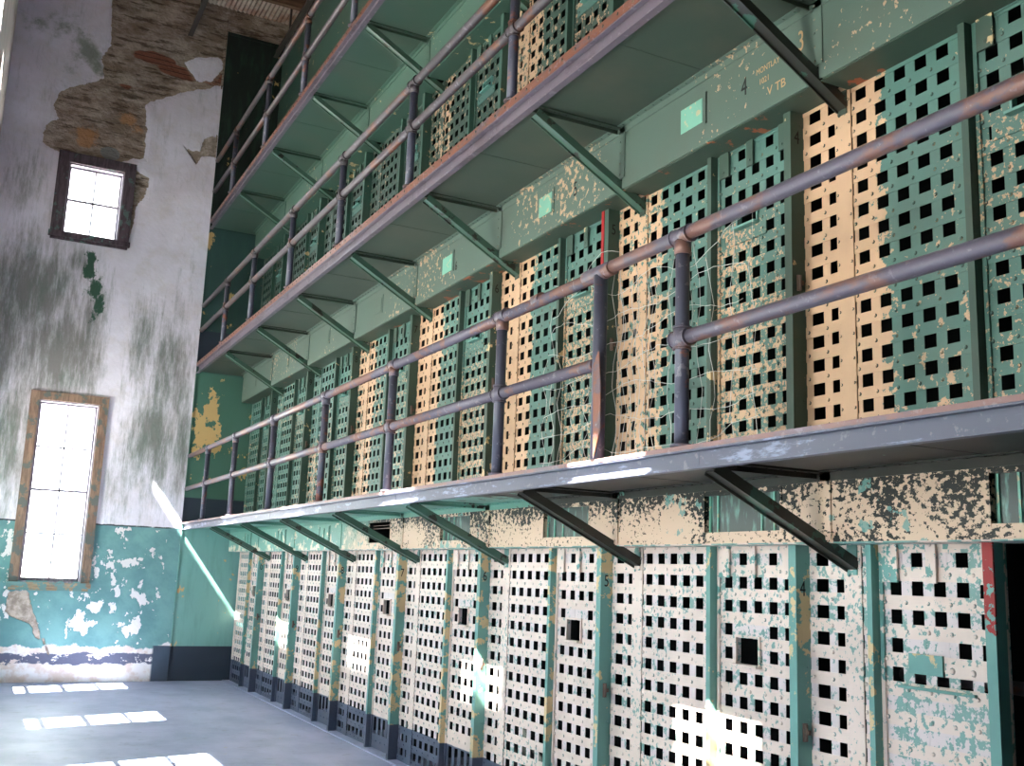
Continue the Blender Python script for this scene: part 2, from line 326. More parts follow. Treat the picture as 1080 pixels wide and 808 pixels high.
# ------------------------------------------------------------------ mesh helpers
class MB:
    def __init__(s): s.v = []; s.f = []; s.smooth = []; s.riv = set()
    def quad(s, pts, smooth=False):
        i = len(s.v); s.v += [tuple(p) for p in pts]; s.f.append(tuple(range(i, i + len(pts)))); s.smooth.append(smooth)
    def box(s, x0, x1, y0, y1, z0, z1):
        if x0 > x1: x0, x1 = x1, x0
        if y0 > y1: y0, y1 = y1, y0
        if z0 > z1: z0, z1 = z1, z0
        i = len(s.v)
        s.v += [(x0, y0, z0), (x1, y0, z0), (x1, y1, z0), (x0, y1, z0), (x0, y0, z1), (x1, y0, z1), (x1, y1, z1), (x0, y1, z1)]
        for f in ((0, 3, 2, 1), (4, 5, 6, 7), (0, 1, 5, 4), (1, 2, 6, 5), (2, 3, 7, 6), (3, 0, 4, 7)):
            s.f.append(tuple(i + k for k in f)); s.smooth.append(False)
    def obox(s, a, b, u, v, u0, u1, v0, v1):
        """box along a-b, cross-section u0..u1 along u and v0..v1 along v"""
        a, b, u, v = map(Vector, (a, b, u, v)); i = len(s.v)
        for p in (a, b):
            for (p1, p2) in ((u0, v0), (u1, v0), (u1, v1), (u0, v1)): s.v.append(tuple(p + u * p1 + v * p2))
        for f in ((0, 1, 2, 3), (7, 6, 5, 4), (0, 4, 5, 1), (1, 5, 6, 2), (2, 6, 7, 3), (3, 7, 4, 0)):
            s.f.append(tuple(i + k for k in f)); s.smooth.append(False)
    def tube(s, a, b, r, n=14, r1=None, caps=True):
        a = Vector(a); b = Vector(b); d = (b - a).normalized(); r1 = r if r1 is None else r1
        u = d.orthogonal().normalized(); w_ = d.cross(u); i = len(s.v)
        for p, rr in ((a, r), (b, r1)):
            for k in range(n):
                t_ = 2 * PI * k / n; s.v.append(tuple(p + (u * math.cos(t_) + w_ * math.sin(t_)) * rr))
        for k in range(n):
            s.f.append((i + k, i + (k + 1) % n, i + n + (k + 1) % n, i + n + k)); s.smooth.append(True)
        if caps:
            s.f.append(tuple(i + k for k in range(n))[::-1]); s.smooth.append(False)
            s.f.append(tuple(i + n + k for k in range(n))); s.smooth.append(False)
    def rivet(s, p, nrm, r=0.009, h=0.005, n=6):
        p = Vector(p); nrm = Vector(nrm); u = nrm.orthogonal().normalized(); w_ = nrm.cross(u); i = len(s.v)
        for rr, hh in ((r, 0.0), (r * 0.7, h * 0.8)):
            for k in range(n):
                t_ = 2 * PI * k / n; s.v.append(tuple(p + (u * math.cos(t_) + w_ * math.sin(t_)) * rr + nrm * hh))
        s.v.append(tuple(p + nrm * h))
        for k in range(n):
            s.riv.add(len(s.f)); s.f.append((i + k, i + (k + 1) % n, i + n + (k + 1) % n, i + n + k)); s.smooth.append(True)
            s.f.append((i + n + k, i + n + (k + 1) % n, i + 2 * n)); s.smooth.append(True)
    def build(s, name, mat, parent=None, loc=None):
        me = bpy.data.meshes.new(name); me.from_pydata(s.v, [], s.f); me.update()
        me.polygons.foreach_set('use_smooth', s.smooth)
        me.materials.append(MAT[mat] if isinstance(mat, str) else mat)
        if s.riv and mat in RIVET:
            me.materials.append(MAT[RIVET[mat]])
            for k in s.riv: me.polygons[k].material_index = 1
        o = bpy.data.objects.new(name, me); COL.objects.link(o)
        if parent: o.parent = parent
        if loc: o.location = loc
        return o

def tag(o, label=None, cat=None, group=None, kind=None):
    if label: o['label'] = label
    if cat: o['category'] = cat
    if group: o['group'] = group
    if kind: o['kind'] = kind
    return o
def empty(name, loc=(0, 0, 0)):
    o = bpy.data.objects.new(name, None); COL.objects.link(o); o.location = loc; o.empty_display_size = 0.1; return o
def struct(o, label=None, cat=None):
    o['kind'] = 'structure'
    if label: o['label'] = label
    if cat: o['category'] = cat
    return o
def copy_tree(o, parent=None, mats=None):
    c = o.copy(); COL.objects.link(c); c.parent = parent
    for ch in o.children: copy_tree(ch, c)
    return c
def cut(rects, hole):
    """subtract hole=(a0,a1,b0,b1) from rectangles"""
    out = []
    a0, a1, b0, b1 = hole
    for (p0, p1, q0, q1) in rects:
        if a1 <= p0 or a0 >= p1 or b1 <= q0 or b0 >= q1: out.append((p0, p1, q0, q1)); continue
        if b0 > q0: out.append((p0, p1, q0, b0))
        if b1 < q1: out.append((p0, p1, b1, q1))
        z0, z1 = max(q0, b0), min(q1, b1)
        if a0 > p0: out.append((p0, a0, z0, z1))
        if a1 < p1: out.append((a1, p1, z0, z1))
    return out
def text(name, s, size, mat, parent, mw, extrude=0.0006, sx=1.0):
    cu = bpy.data.curves.new(name, 'FONT'); cu.body = s; cu.size = size; cu.extrude = extrude
    cu.align_x = 'CENTER'; cu.align_y = 'CENTER'; cu.materials.append(MAT[mat])
    tmp = bpy.data.objects.new('tmp', cu); me = bpy.data.meshes.new_from_object(tmp); me.name = name
    bpy.data.objects.remove(tmp); bpy.data.curves.remove(cu)
    me.materials.clear(); me.materials.append(MAT[mat])
    o = bpy.data.objects.new(name, me); COL.objects.link(o); o.parent = parent
    o.location, o.rotation_euler = mw; o.scale = (sx, 1, 1); return o
FACE_L = (PI / 2, 0, -PI / 2)      # reads from the side wall
FACE_N = (PI / 2, 0, 0)            # reads from the near end

# ------------------------------------------------------------------ the room
b = MB(); b.box(WLO, 3.0, YN - 0.3, D + 0.5, -0.25, 0.0)
struct(b.build('floor', 'floor'), 'worn blue-grey painted concrete floor', 'floor')

# side wall with its windows: (centre y, z0, z1)
SIDE_LO = (16.0, 12.70, 9.60, 6.45, 3.3); SIDE_UP = (16.09, 13.0, 9.95, 6.85, 3.75)
UZ0, UZ1 = 6.42, 7.52
HALF = 0.45
openings = [(c0 - HALF, c0 + HALF, 1.45, 4.06) for c0 in SIDE_LO] + [(c0 - HALF, c0 + HALF, UZ0, UZ1) for c0 in SIDE_UP]
rects = [(YN - 0.3, D + 0.5, 0.0, ROOF + 0.15)]
for op in openings: rects = cut(rects, op)
b = MB()
for (a0, a1, c0, c1) in rects: b.box(WLO, WL, a0, a1, c0, c1)
struct(b.build('wall_left', 'side_plaster'), 'pale plastered side wall with deep windows', 'wall')
b = MB(); b.box(WLO, 3.0, YN - 0.3, YN, 0, ROOF + 0.15); struct(b.build('wall_near', 'side_plaster'), 'plastered wall behind the viewer', 'wall')
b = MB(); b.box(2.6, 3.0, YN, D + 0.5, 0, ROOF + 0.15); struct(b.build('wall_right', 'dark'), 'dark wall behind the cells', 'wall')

def window(idx, origin, ax, inw, wdt, z0, z1, nc, nr, casing, sillmat, glass_depth, label, casing_w=0.13, portal_size=True):
    """ax: unit vector along the wall, inw: unit vector into the room; origin = centre of the opening on the inner wall face, z=0."""
    root = empty('window_%d' % idx, (origin[0], origin[1], z0)); struct(root, label, 'window')
    A = Vector(ax); I = Vector(inw); O = Vector((0, 0, 0)); h = z1 - z0; hw = wdt / 2
    def bx(m, a0, a1, d0, d1, zz0, zz1):
        m.obox(Vector((0, 0, zz0)), Vector((0, 0, zz1)), A, I, a0, a1, d0, d1)
    if casing:
        m = MB()
        bx(m, -hw - casing_w, -hw + 0.0, 0.0, 0.045, -0.02, h + casing_w)
        bx(m, hw, hw + casing_w, 0.0, 0.045, -0.02, h + casing_w)
        bx(m, -hw, hw, 0.0, 0.04, h, h + casing_w)
        m.build('casing', casing, root)
        m = MB()
        bx(m, -hw - casing_w - 0.02, hw + casing_w + 0.02, 0.0, 0.075, -0.10, -0.02)
        bx(m, -hw - casing_w + 0.01, hw + casing_w - 0.01, 0.0, 0.035, -0.14, -0.10)
        m.build('sill', sillmat, root)
        m = MB()     # jamb liner
        bx(m, -hw, -hw + 0.02, -glass_depth + 0.02, 0.0, 0, h); bx(m, hw - 0.02, hw, -glass_depth + 0.02, 0.0, 0, h)
        bx(m, -hw, hw, -glass_depth + 0.02, 0.0, h - 0.02, h); bx(m, -hw, hw, -glass_depth + 0.02, 0.0, -0.02, 0.0)
        m.build('jamb', 'sash', root)
    m = MB(); g0, g1 = -glass_depth - 0.03, -glass_depth + 0.02; s_ = 0.045
    bx(m, -hw, -hw + s_, g0, g1, 0, h); bx(m, hw - s_, hw, g0, g1, 0, h); bx(m, -hw, hw, g0, g1, 0, s_); bx(m, -hw, hw, g0, g1, h - s_, h)
    for k in range(1, nc): a = -hw + s_ + (wdt - 2 * s_) * k / nc; bx(m, a - 0.012, a + 0.012, g0, g1, s_, h - s_)
    for k in range(1, nr):
        zz = s_ + (h - 2 * s_) * k / nr; t_ = 0.018 if (k == nr / 2) else 0.012
        bx(m, -hw + s_, hw - s_, g0, g1, zz - t_, zz + t_)
    m.build('sash', 'sash', root)
    m = MB(); bx(m, -hw + 0.02, hw - 0.02, -glass_depth - 0.008, -glass_depth - 0.004, 0.02, h - 0.02); m.build('pane', 'glass', root)
    ld = bpy.data.lights.new('daylight_portal', 'AREA'); ld.shape = 'RECTANGLE'; ld.size = wdt; ld.size_y = h
    ld.cycles.is_portal = True
    lo = bpy.data.objects.new('daylight_portal', ld); COL.objects.link(lo)
    zl = -Vector(inw)      # light points along -Z local -> into the room
    R = Matrix((A, Vector((0, 0, 1)).cross(A).cross(Vector((0, 0, 1))) if False else Vector((0, 0, 1)), zl)).transposed()
    if R.determinant() < 0: R = Matrix((-A, Vector((0, 0, 1)), zl)).transposed()
    m4 = R.to_4x4(); m4.translation = Vector((origin[0], origin[1], z0 + h / 2)) - Vector(inw) * (glass_depth + 0.10)
    lo.matrix_world = m4
    return root

# end wall: stained plaster front with real relief, two windows
LWX, LWZ = (-3.02, -2.155), (1.475, 4.20)     # tall window opening
UWX, UWZ = (-3.00, -2.165), (6.90, 8.045)     # small window opening
def axis(lo, hi, step, breaks):
    pts = [lo] + sorted(breaks) + [hi]; out = []
    for p0, p1 in zip(pts[:-1], pts[1:]):
        k = max(1, int(round((p1 - p0) / step))); out += [p0 + (p1 - p0) * i / k for i in range(k)]
    return np.array(out + [hi])
gx = axis(WL, EDGE, 0.04, [LWX[0], UWX[0], UWX[1], LWX[1]]); gz = axis(0.0, ROOF, 0.045, [LWZ[0], LWZ[1], UWZ[0], UWZ[1]])
X, Z = np.meshgrid(gx, gz)
def sdf(poly):
    """signed distance, positive inside"""
    Pn = np.array(poly, float); d = np.full(X.shape, 1e9); ins = np.zeros(X.shape, bool)
    for i in range(len(Pn)):
        a_, b_ = Pn[i], Pn[(i + 1) % len(Pn)]; e = b_ - a_
        t_ = np.clip(((X - a_[0]) * e[0] + (Z - a_[1]) * e[1]) / (e @ e), 0, 1)
        d = np.minimum(d, np.hypot(X - a_[0] - t_ * e[0], Z - a_[1] - t_ * e[1]))
        cond = ((a_[1] > Z) != (b_[1] > Z))
        with np.errstate(divide='ignore', invalid='ignore'):
            xi = (b_[0] - a_[0]) * (Z - a_[1]) / (b_[1] - a_[1] + 1e-12) + a_[0]
        ins ^= cond & (X < xi)
    return np.where(ins, d, -d)
def blobs(l):
    r = np.zeros(X.shape)
    for (x0, z0, sx_, sz_, a_) in l: r = np.maximum(r, a_ * np.exp(-((X - x0) / sx_) ** 2 - ((Z - z0) / sz_) ** 2))
    return r
mas = sdf([(-2.71, 11.8), (-2.59, 10.24), (-2.72, 9.92), (-2.64, 9.6), (-3.29, 9.19), (-3.33, 8.93), (-3.24, 8.74), (-3.42, 8.62), (-3.43, 8.29), (-3.18, 8.19), (-2.79, 8.20), (-2.46, 8.14), (-1.89, 8.38), (-1.91, 8.98), (-1.97, 9.31), (-1.8, 9.43), (-1.51, 9.61), (-0.83, 9.94), (-0.5, 9.98), (-0.5, 12.11)])
isl = sdf([(-1.42, 10.21), (-1.18, 10.38), (-0.84, 10.47), (-0.76, 10.28), (-0.96, 9.98), (-1.18, 9.93)])
mas = np.minimum(mas, -isl)
mas = np.maximum(mas, sdf([(-2.02, 8.16), (-1.78, 8.05), (-1.80, 7.75), (-1.92, 7.62), (-1.96, 7.2), (-2.02, 6.8), (-2.10, 6.8), (-2.10, 8.2)]))
bare = np.maximum(sdf([(-3.12, 1.32), (-2.86, 1.32), (-2.78, 1.05), (-2.66, 0.80), (-2.60, 0.62), (-2.66, 0.60), (-2.80, 0.86), (-3.00, 0.92), (-3.14, 1.02)]),
                  np.maximum(sdf([(-1.30, 8.74), (-1.18, 8.60), (-1.06, 8.46), (-0.98, 8.60), (-0.76, 8.66), (-0.76, 9.05), (-0.98, 8.92), (-1.0, 8.70), (-1.14, 8.66)]),
                             sdf([(-2.60, 0.62), (-2.50, 0.40), (-2.46, 0.40), (-2.56, 0.64)])))
orange = blobs([(-2.21, 9.0, .16, .14, 1), (-2.80, 8.55, .20, .20, 1), (-2.05, 8.85, .12, .10, .8)])
bluegrey = blobs([(-2.42, 8.34, .16, .12, 1.1)])
brick = blobs([(-1.35, 10.02, .60, .12, 1), (-1.9, 10.16, .4, .12, 1), (-0.85, 10.04, .25, .16, 1), (-2.3, 9.55, .25, .06, .6)])
algae = blobs([(-2.52, 6.55, .10, .12, 1), (-2.54, 6.33, .10, .2, 1), (-2.42, 6.06, .12, .22, 1), (-2.33, 5.80, .09, .2, 1), (-2.40, 5.55, .07, .15, .7)])
streak = np.maximum(blobs([(-3.3, 5.9, .75, .9, 1.15), (-2.85, 4.95, .85, .95, 1.15), (-2.4, 5.6, .30, .7, 1.0), (-3.4, 3.6, .35, 1.5, 1.0), (-3.7, 5.0, .5, 1.6, 1.0), (-2.7, 6.45, .35, .25, .9)]),
                    blobs([(-1.60, 5.3, .25, .7, .9), (-1.15, 4.9, .40, .9, .95), (-1.3, 3.8, .45, .9, 1.1), (-0.85, 3.6, .16, .9, 1.05), (-0.95, 4.6, .22, .7, .85), (-1.75, 3.1, .3, .7, .6), (-3.6, 7.6, .3, .5, .6)]))
streak -= blobs([(-2.02, 5.0, .12, .8, .8), (-1.85, 7.0, .4, .8, .6)])
moss = blobs([(-2.95, 10.0, .28, .35, 1.1), (-3.5, 10.3, .5, .3, .7), (-2.75, 9.75, .18, .2, .9), (-3.2, 9.5, .3, .3, .5)])
peel = blobs([(-2.0, 1.88, .14, .12, .8), (-1.84, 1.75, .2, .14, .9), (-1.45, 1.77, .22, .12, 1), (-1.12, 1.88, .13, .14, .9), (-1.84, 1.11, .22, .14, .9), (-2.05, 0.86, .16, .22, 1.1), (-1.36, 0.80, .2, .25, 1.0),
              (-1.61, 1.45, .12, .16, .7), (-1.3, 1.27, .14, .2, .7), (-1.62, 2.21, .1, .1, .9), (-2.1, 2.1, .08, .2, .9), (-1.1, 2.2, .12, .1, .5), (-3.2, 1.9, .12, .5, .8), (-3.1, 1.1, .2, .3, .8), (-1.0, 1.2, .1, .15, .6), (-2.3, 1.2, .3, .1, .4)]) - 0.18
rng = np.random.RandomState(3)
rough_ = rng.rand(*X.shape)
for _ in range(1): rough_ = (rough_ + np.roll(rough_, 1, 0) + np.roll(rough_, 1, 1) + np.roll(rough_, -1, 1)) / 4
rec = np.clip(mas / 0.12 + 0.5, 0, 1); recb = np.clip(bare / 0.04 + 0.5, 0, 1)
Yw = D + 0.0 + rec * (0.026 + 0.016 * (rough_ - 0.5)) + recb * 0.015 + (rough_ - 0.5) * 0.004
Yw[:, -1] = D
nx_, nz_ = len(gx), len(gz)
verts = [(float(X[j, i]), float(Yw[j, i]), float(Z[j, i])) for j in range(nz_) for i in range(nx_)]
faces = []
for j in range(nz_ - 1):
    for i in range(nx_ - 1):
        xm, zm = (gx[i] + gx[i + 1]) / 2, (gz[j] + gz[j + 1]) / 2
        if (LWX[0] < xm < LWX[1] and LWZ[0] < zm < LWZ[1]) or (UWX[0] < xm < UWX[1] and UWZ[0] < zm < UWZ[1]): continue
        k = j * nx_ + i; faces.append((k, k + nx_, k + nx_ + 1, k + 1)[::-1])
nb = len(verts)
me = bpy.data.meshes.new('wall_far')
ext = MB()
rects = [(WLO, 3.0, 0.0, ROOF + 0.15)]
for op in ((LWX[0], LWX[1], LWZ[0], LWZ[1]), (UWX[0], UWX[1], UWZ[0], UWZ[1])): rects = cut(rects, op)
for (a0, a1, c0, c1) in rects: ext.box(a0, a1, D + 0.10, D + 0.55, c0, c1)
for (wx, wz) in ((LWX, LWZ), (UWX, UWZ)):    # reveals of the plaster layer
    ext.box(wx[0] - 0.03, wx[0], D + 0.004, D + 0.1, wz[0], wz[1]); ext.box(wx[1], wx[1] + 0.03, D + 0.004, D + 0.1, wz[0], wz[1])
    ext.box(wx[0] - 0.03, wx[1] + 0.03, D + 0.004, D + 0.1, wz[1], wz[1] + 0.03); ext.box(wx[0] - 0.03, wx[1] + 0.03, D + 0.004, D + 0.1, wz[0] - 0.03, wz[0])
ext.box(EDGE - 0.03, EDGE, D + 0.002, D + 0.1, 0, ROOF)                     # plaster edge beside the steel partition
ext.box(EDGE, 3.0, D + 0.04, D + 0.1, 0, ROOF)
verts += ext.v; faces += [tuple(nb + k for k in f) for f in ext.f]
me.from_pydata(verts, [], faces); me.update()
for nm, arr in (('masonry', mas), ('orange', orange), ('brick', brick), ('algae', algae), ('streak', streak), ('moss', moss), ('peel', peel), ('bluegrey', bluegrey), ('bare', bare)):
    at_ = me.attributes.new(nm, 'FLOAT', 'POINT'); data = np.zeros(len(verts), dtype=np.float32)
    if nm in ('masonry', 'bare'): data[:] = -1
    data[:nb] = arr.reshape(-1); at_.data.foreach_set('value', data)
vv = np.array(verts)
at_ = me.attributes['masonry']; data = np.zeros(len(verts), dtype=np.float32); at_.data.foreach_get('value', data)
sel = (np.arange(len(verts)) >= nb) & (vv[:, 2] > 10.9) & (vv[:, 0] > EDGE - 0.1); data[sel] = 0.5; at_.data.foreach_set('value', data)
me.materials.append(MAT['end_plaster'])
wo = bpy.data.objects.new('wall_far', me); COL.objects.link(wo)
struct(wo, 'tall stained plaster end wall with bare masonry near the roof', 'wall')

window(1, ((LWX[0] + LWX[1]) / 2, D, 0), (1, 0, 0), (0, -1, 0), LWX[1] - LWX[0], LWZ[0], LWZ[1], 2, 4, 'casing', 'sill', 0.14, 'tall eight-pane window low in the end wall')
window(2, ((UWX[0] + UWX[1]) / 2, D, 0), (1, 0, 0), (0, -1, 0), UWX[1] - UWX[0], UWZ[0], UWZ[1], 2, 2, 'casing_dark', 'casing_dark', 0.14, 'small four-pane window high in the end wall', casing_w=0.17)
k = 3
for c0 in SIDE_LO:
    window(k, (WL, c0, 0), (0, 1, 0), (1, 0, 0), 2 * HALF, 1.45, 4.06, 2, 4, None, None, 0.34, 'tall window in the deep side wall opening'); k += 1
for c0 in SIDE_UP:
    window(k, (WL, c0, 0), (0, 1, 0), (1, 0, 0), 2 * HALF, UZ0, UZ1, 2, 2, None, None, 0.34, 'small high window in the side wall'); k += 1
# unseen boards added over the last high side window; gap shapes a sun streak
c0 = SIDE_UP[0]; b = MB()
for (z0, z1) in ((6.36, 6.58), (6.585, 6.80), (6.805, 7.03), (7.035, 7.27), (7.47, 7.60)): b.box(WLO - 0.03, WLO - 0.005, c0 - 0.52, c0 + 0.52, z0 - 0.0, z1)
b.box(WLO - 0.05, WLO - 0.03, c0 - 0.40, c0 - 0.34, 6.36, 7.6); b.box(WLO - 0.05, WLO - 0.03, c0 + 0.46, c0 + 0.51, 6.36, 7.6)
struct(b.build('window_boards', 'beam'), 'boards nailed over a high side window', 'boards')

# steel partition closing the walkways at the end wall
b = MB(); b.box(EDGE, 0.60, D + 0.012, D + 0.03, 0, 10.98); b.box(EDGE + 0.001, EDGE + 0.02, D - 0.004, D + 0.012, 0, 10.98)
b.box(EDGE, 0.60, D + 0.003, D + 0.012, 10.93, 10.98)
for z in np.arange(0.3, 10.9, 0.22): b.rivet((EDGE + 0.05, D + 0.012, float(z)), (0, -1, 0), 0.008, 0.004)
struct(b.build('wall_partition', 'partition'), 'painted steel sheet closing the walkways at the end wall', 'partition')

# ceiling: corrugated sheet, timber purlins, iron rafters
b = MB(); xs = np.arange(WLO, 3.0, 0.019)
pr = None
for i, xx in enumerate(xs):
    zz = ROOF - 0.02 + 0.011 * math.sin(xx / 0.076 * 2 * PI)
    if pr is not None:
        b.quad([(pr[0], YN - 0.2, pr[1]), (xx, YN - 0.2, zz), (xx, D + 0.3, zz), (pr[0], D + 0.3, pr[1])][::-1], True)
    pr = (float(xx), zz)
b.box(WLO, 3.0, YN - 0.3, D + 0.55, ROOF + 0.02, ROOF + 0.10)
struct(b.build('ceiling', 'roof'), 'rusty corrugated sheet roof', 'ceiling')
for i, yy in enumerate((16.30, 14.2, 12.1, 10.0, 7.9, 5.8, 3.7, 1.6, -0.5)):
    b = MB(); b.box(WL + 0.01, 2.59, yy, yy + 0.09, ROOF - 0.26, ROOF - 0.035)
    tag(b.build('roof_purlin', 'beam'), 'brown timber purlin under the corrugated roof, ' + ('next to the end wall' if i == 0 else 'farther from the end wall'), 'roof beam', 'timber purlins under the roof')
for xx, lb in ((-1.36, 'dark iron rafter ending above the plaster, clear of the steel sheet'), (0.12, 'dark iron rafter running above the top walkway')):
    b = MB(); b.box(xx - 0.04, xx + 0.04, YN + 0.01, D + 0.02, 10.72, 10.735); b.box(xx - 0.006, xx + 0.006, YN + 0.01, D + 0.02, 10.735, 10.86)
    for yy in np.arange(-2.5, 17, 2.1): b.box(xx - 0.015, xx + 0.015, float(yy) + 0.02, float(yy) + 0.06, 10.86, ROOF - 0.2)
    tag(b.build('rafter', 'rafter'), lb, 'rafter')

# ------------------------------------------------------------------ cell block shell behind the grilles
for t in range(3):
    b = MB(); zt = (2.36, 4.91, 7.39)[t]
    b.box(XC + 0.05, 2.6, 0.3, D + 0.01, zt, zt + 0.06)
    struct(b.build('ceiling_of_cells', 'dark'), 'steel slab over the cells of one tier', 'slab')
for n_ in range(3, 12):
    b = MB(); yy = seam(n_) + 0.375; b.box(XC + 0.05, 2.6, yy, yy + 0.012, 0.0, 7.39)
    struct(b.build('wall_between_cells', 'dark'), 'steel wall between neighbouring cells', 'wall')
b = MB(); b.box(XC + 0.045, XC + 0.09, YN, seam(2) + 0.34, 0, 10.9); struct(b.build('wall_block_near', 'post3'), 'green steel wall continuing the cell block', 'wall')
b = MB(); b.box(XC + 0.035, XC + 0.06, YN, D + 0.01, 7.42, 10.9)
struct(b.build('wall_block_top', 'post3'), 'green steel sheet wall above the third tier', 'wall')

# ------------------------------------------------------------------ grilles
W_COLS = [(-0.084 - 0.1322 * i) for i in range(5)]
D_COLS = [-0.885, -1.013, -1.140, -1.265, -1.388]
def grille(m, y0, y1, z_top, z_bot, cols, rows, slot=None, closed=(), x0=0.0, rivet_r=0.011):
    """Flat riveted bars: horizontals in front, verticals behind. cols/rows: (lo, hi) of the openings (local y, local z)."""
    T = 0.0045
    rows = sorted(rows, reverse=True, key=lambda r: r[1]); cols = sorted(cols)
    edges = [z_top] + [v for r in rows for v in (r[1], r[0])] + [z_bot]
    hb = [(y0, y1, edges[i + 1], edges[i]) for i in range(0, len(edges), 2)]
    ce = [y0] + [v for c_ in cols for v in c_] + [y1]
    vb = [(ce[i], ce[i + 1], z_bot, z_top) for i in range(0, len(ce), 2)]
    if slot: hb = cut(hb, slot); vb = cut(vb, slot)
    for (a0, a1, c0, c1) in hb: m.box(x0, x0 + T, a0, a1, c0, c1)
    for (a0, a1, c0, c1) in vb: m.box(x0 + T, x0 + 2 * T, a0, a1, c0, c1)
    for (ri, ci) in closed:
        r, c_ = rows[ri], cols[len(cols) - 1 - ci]; m.box(x0 + 0.003, x0 + 0.009, c_[0] - 0.01, c_[1] + 0.01, r[0] - 0.01, r[1] + 0.01)
    vc = [((ce[i] + ce[i + 1]) / 2) for i in range(0, len(ce), 2)]
    for i in range(0, len(edges), 2):
        zc = (edges[i] + edges[i + 1]) / 2
        for yc in vc:
            if slot and slot[0] - 0.01 < yc < slot[1] + 0.01 and slot[2] - 0.01 < zc < slot[3] + 0.01: continue
            m.rivet((x0, yc, zc), (-1, 0, 0), rivet_r, 0.007)

def rows_for(t, z_bot, top=-0.066, nmax=15):
    pz = PITCHZ[t]; out = []
    for k in range(nmax):
        z1 = top - pz * k; z0 = z1 - 0.066
        if z0 < z_bot + 0.03: break
        out.append((z0, z1))
    return out

def base_z(t): return 0.0 if t == 0 else Z_EDGE[t - 1][1] - 0.01
M_GR = ('grille1', 'panel2', 'panel3'); M_DR = ('grille1', 'door2', 'door3'); M_PO = ('post1', 'post2', 'post3'); M_FR = ('grille1_frame', 'door2', 'post3')

def make_panel(t, n_):
    """fixed grille of a bay: narrow grille, riveted cover strip, wide grille, slim edge post"""
    zt = Z_HEAD[t]; zb = base_z(t) - zt; root = empty('grille_panel', (XC, seam(n_), zt))
    rows = rows_for(t, zb); m = MB()
    grille(m, 0.075, 0.352, 0.0, zb + 0.012, [(0.103, 0.162), (0.218, 0.304)], rows); m.build('narrow_grille', M_GR[t], root)
    m = MB(); m.box(-0.006, 0.0, -0.015, 0.100, -0.004, zb + 0.012)
    for z in np.arange(-0.10, zb + 0.05, -PITCHZ[t]):
        for yy in (0.088, -0.002): m.rivet((-0.006, yy, float(z)), (-1, 0, 0), 0.009, 0.006)
    m.build('cover_strip', M_GR[t], root)
    m = MB(); grille(m, -0.760, -0.017, 0.0, zb + 0.012, [(c_ - 0.032, c_ + 0.040) for c_ in W_COLS] + [(-0.757, -0.709)], rows); m.build('wide_grille', M_GR[t], root)
    m = MB(); m.box(-0.052, 0.022, -0.789, -0.783, 0.0, zb + 0.01); m.box(-0.058, -0.052, -0.789, -0.752, 0.0, zb + 0.01)
    m.build('edge_post', M_PO[t], root)
    return root

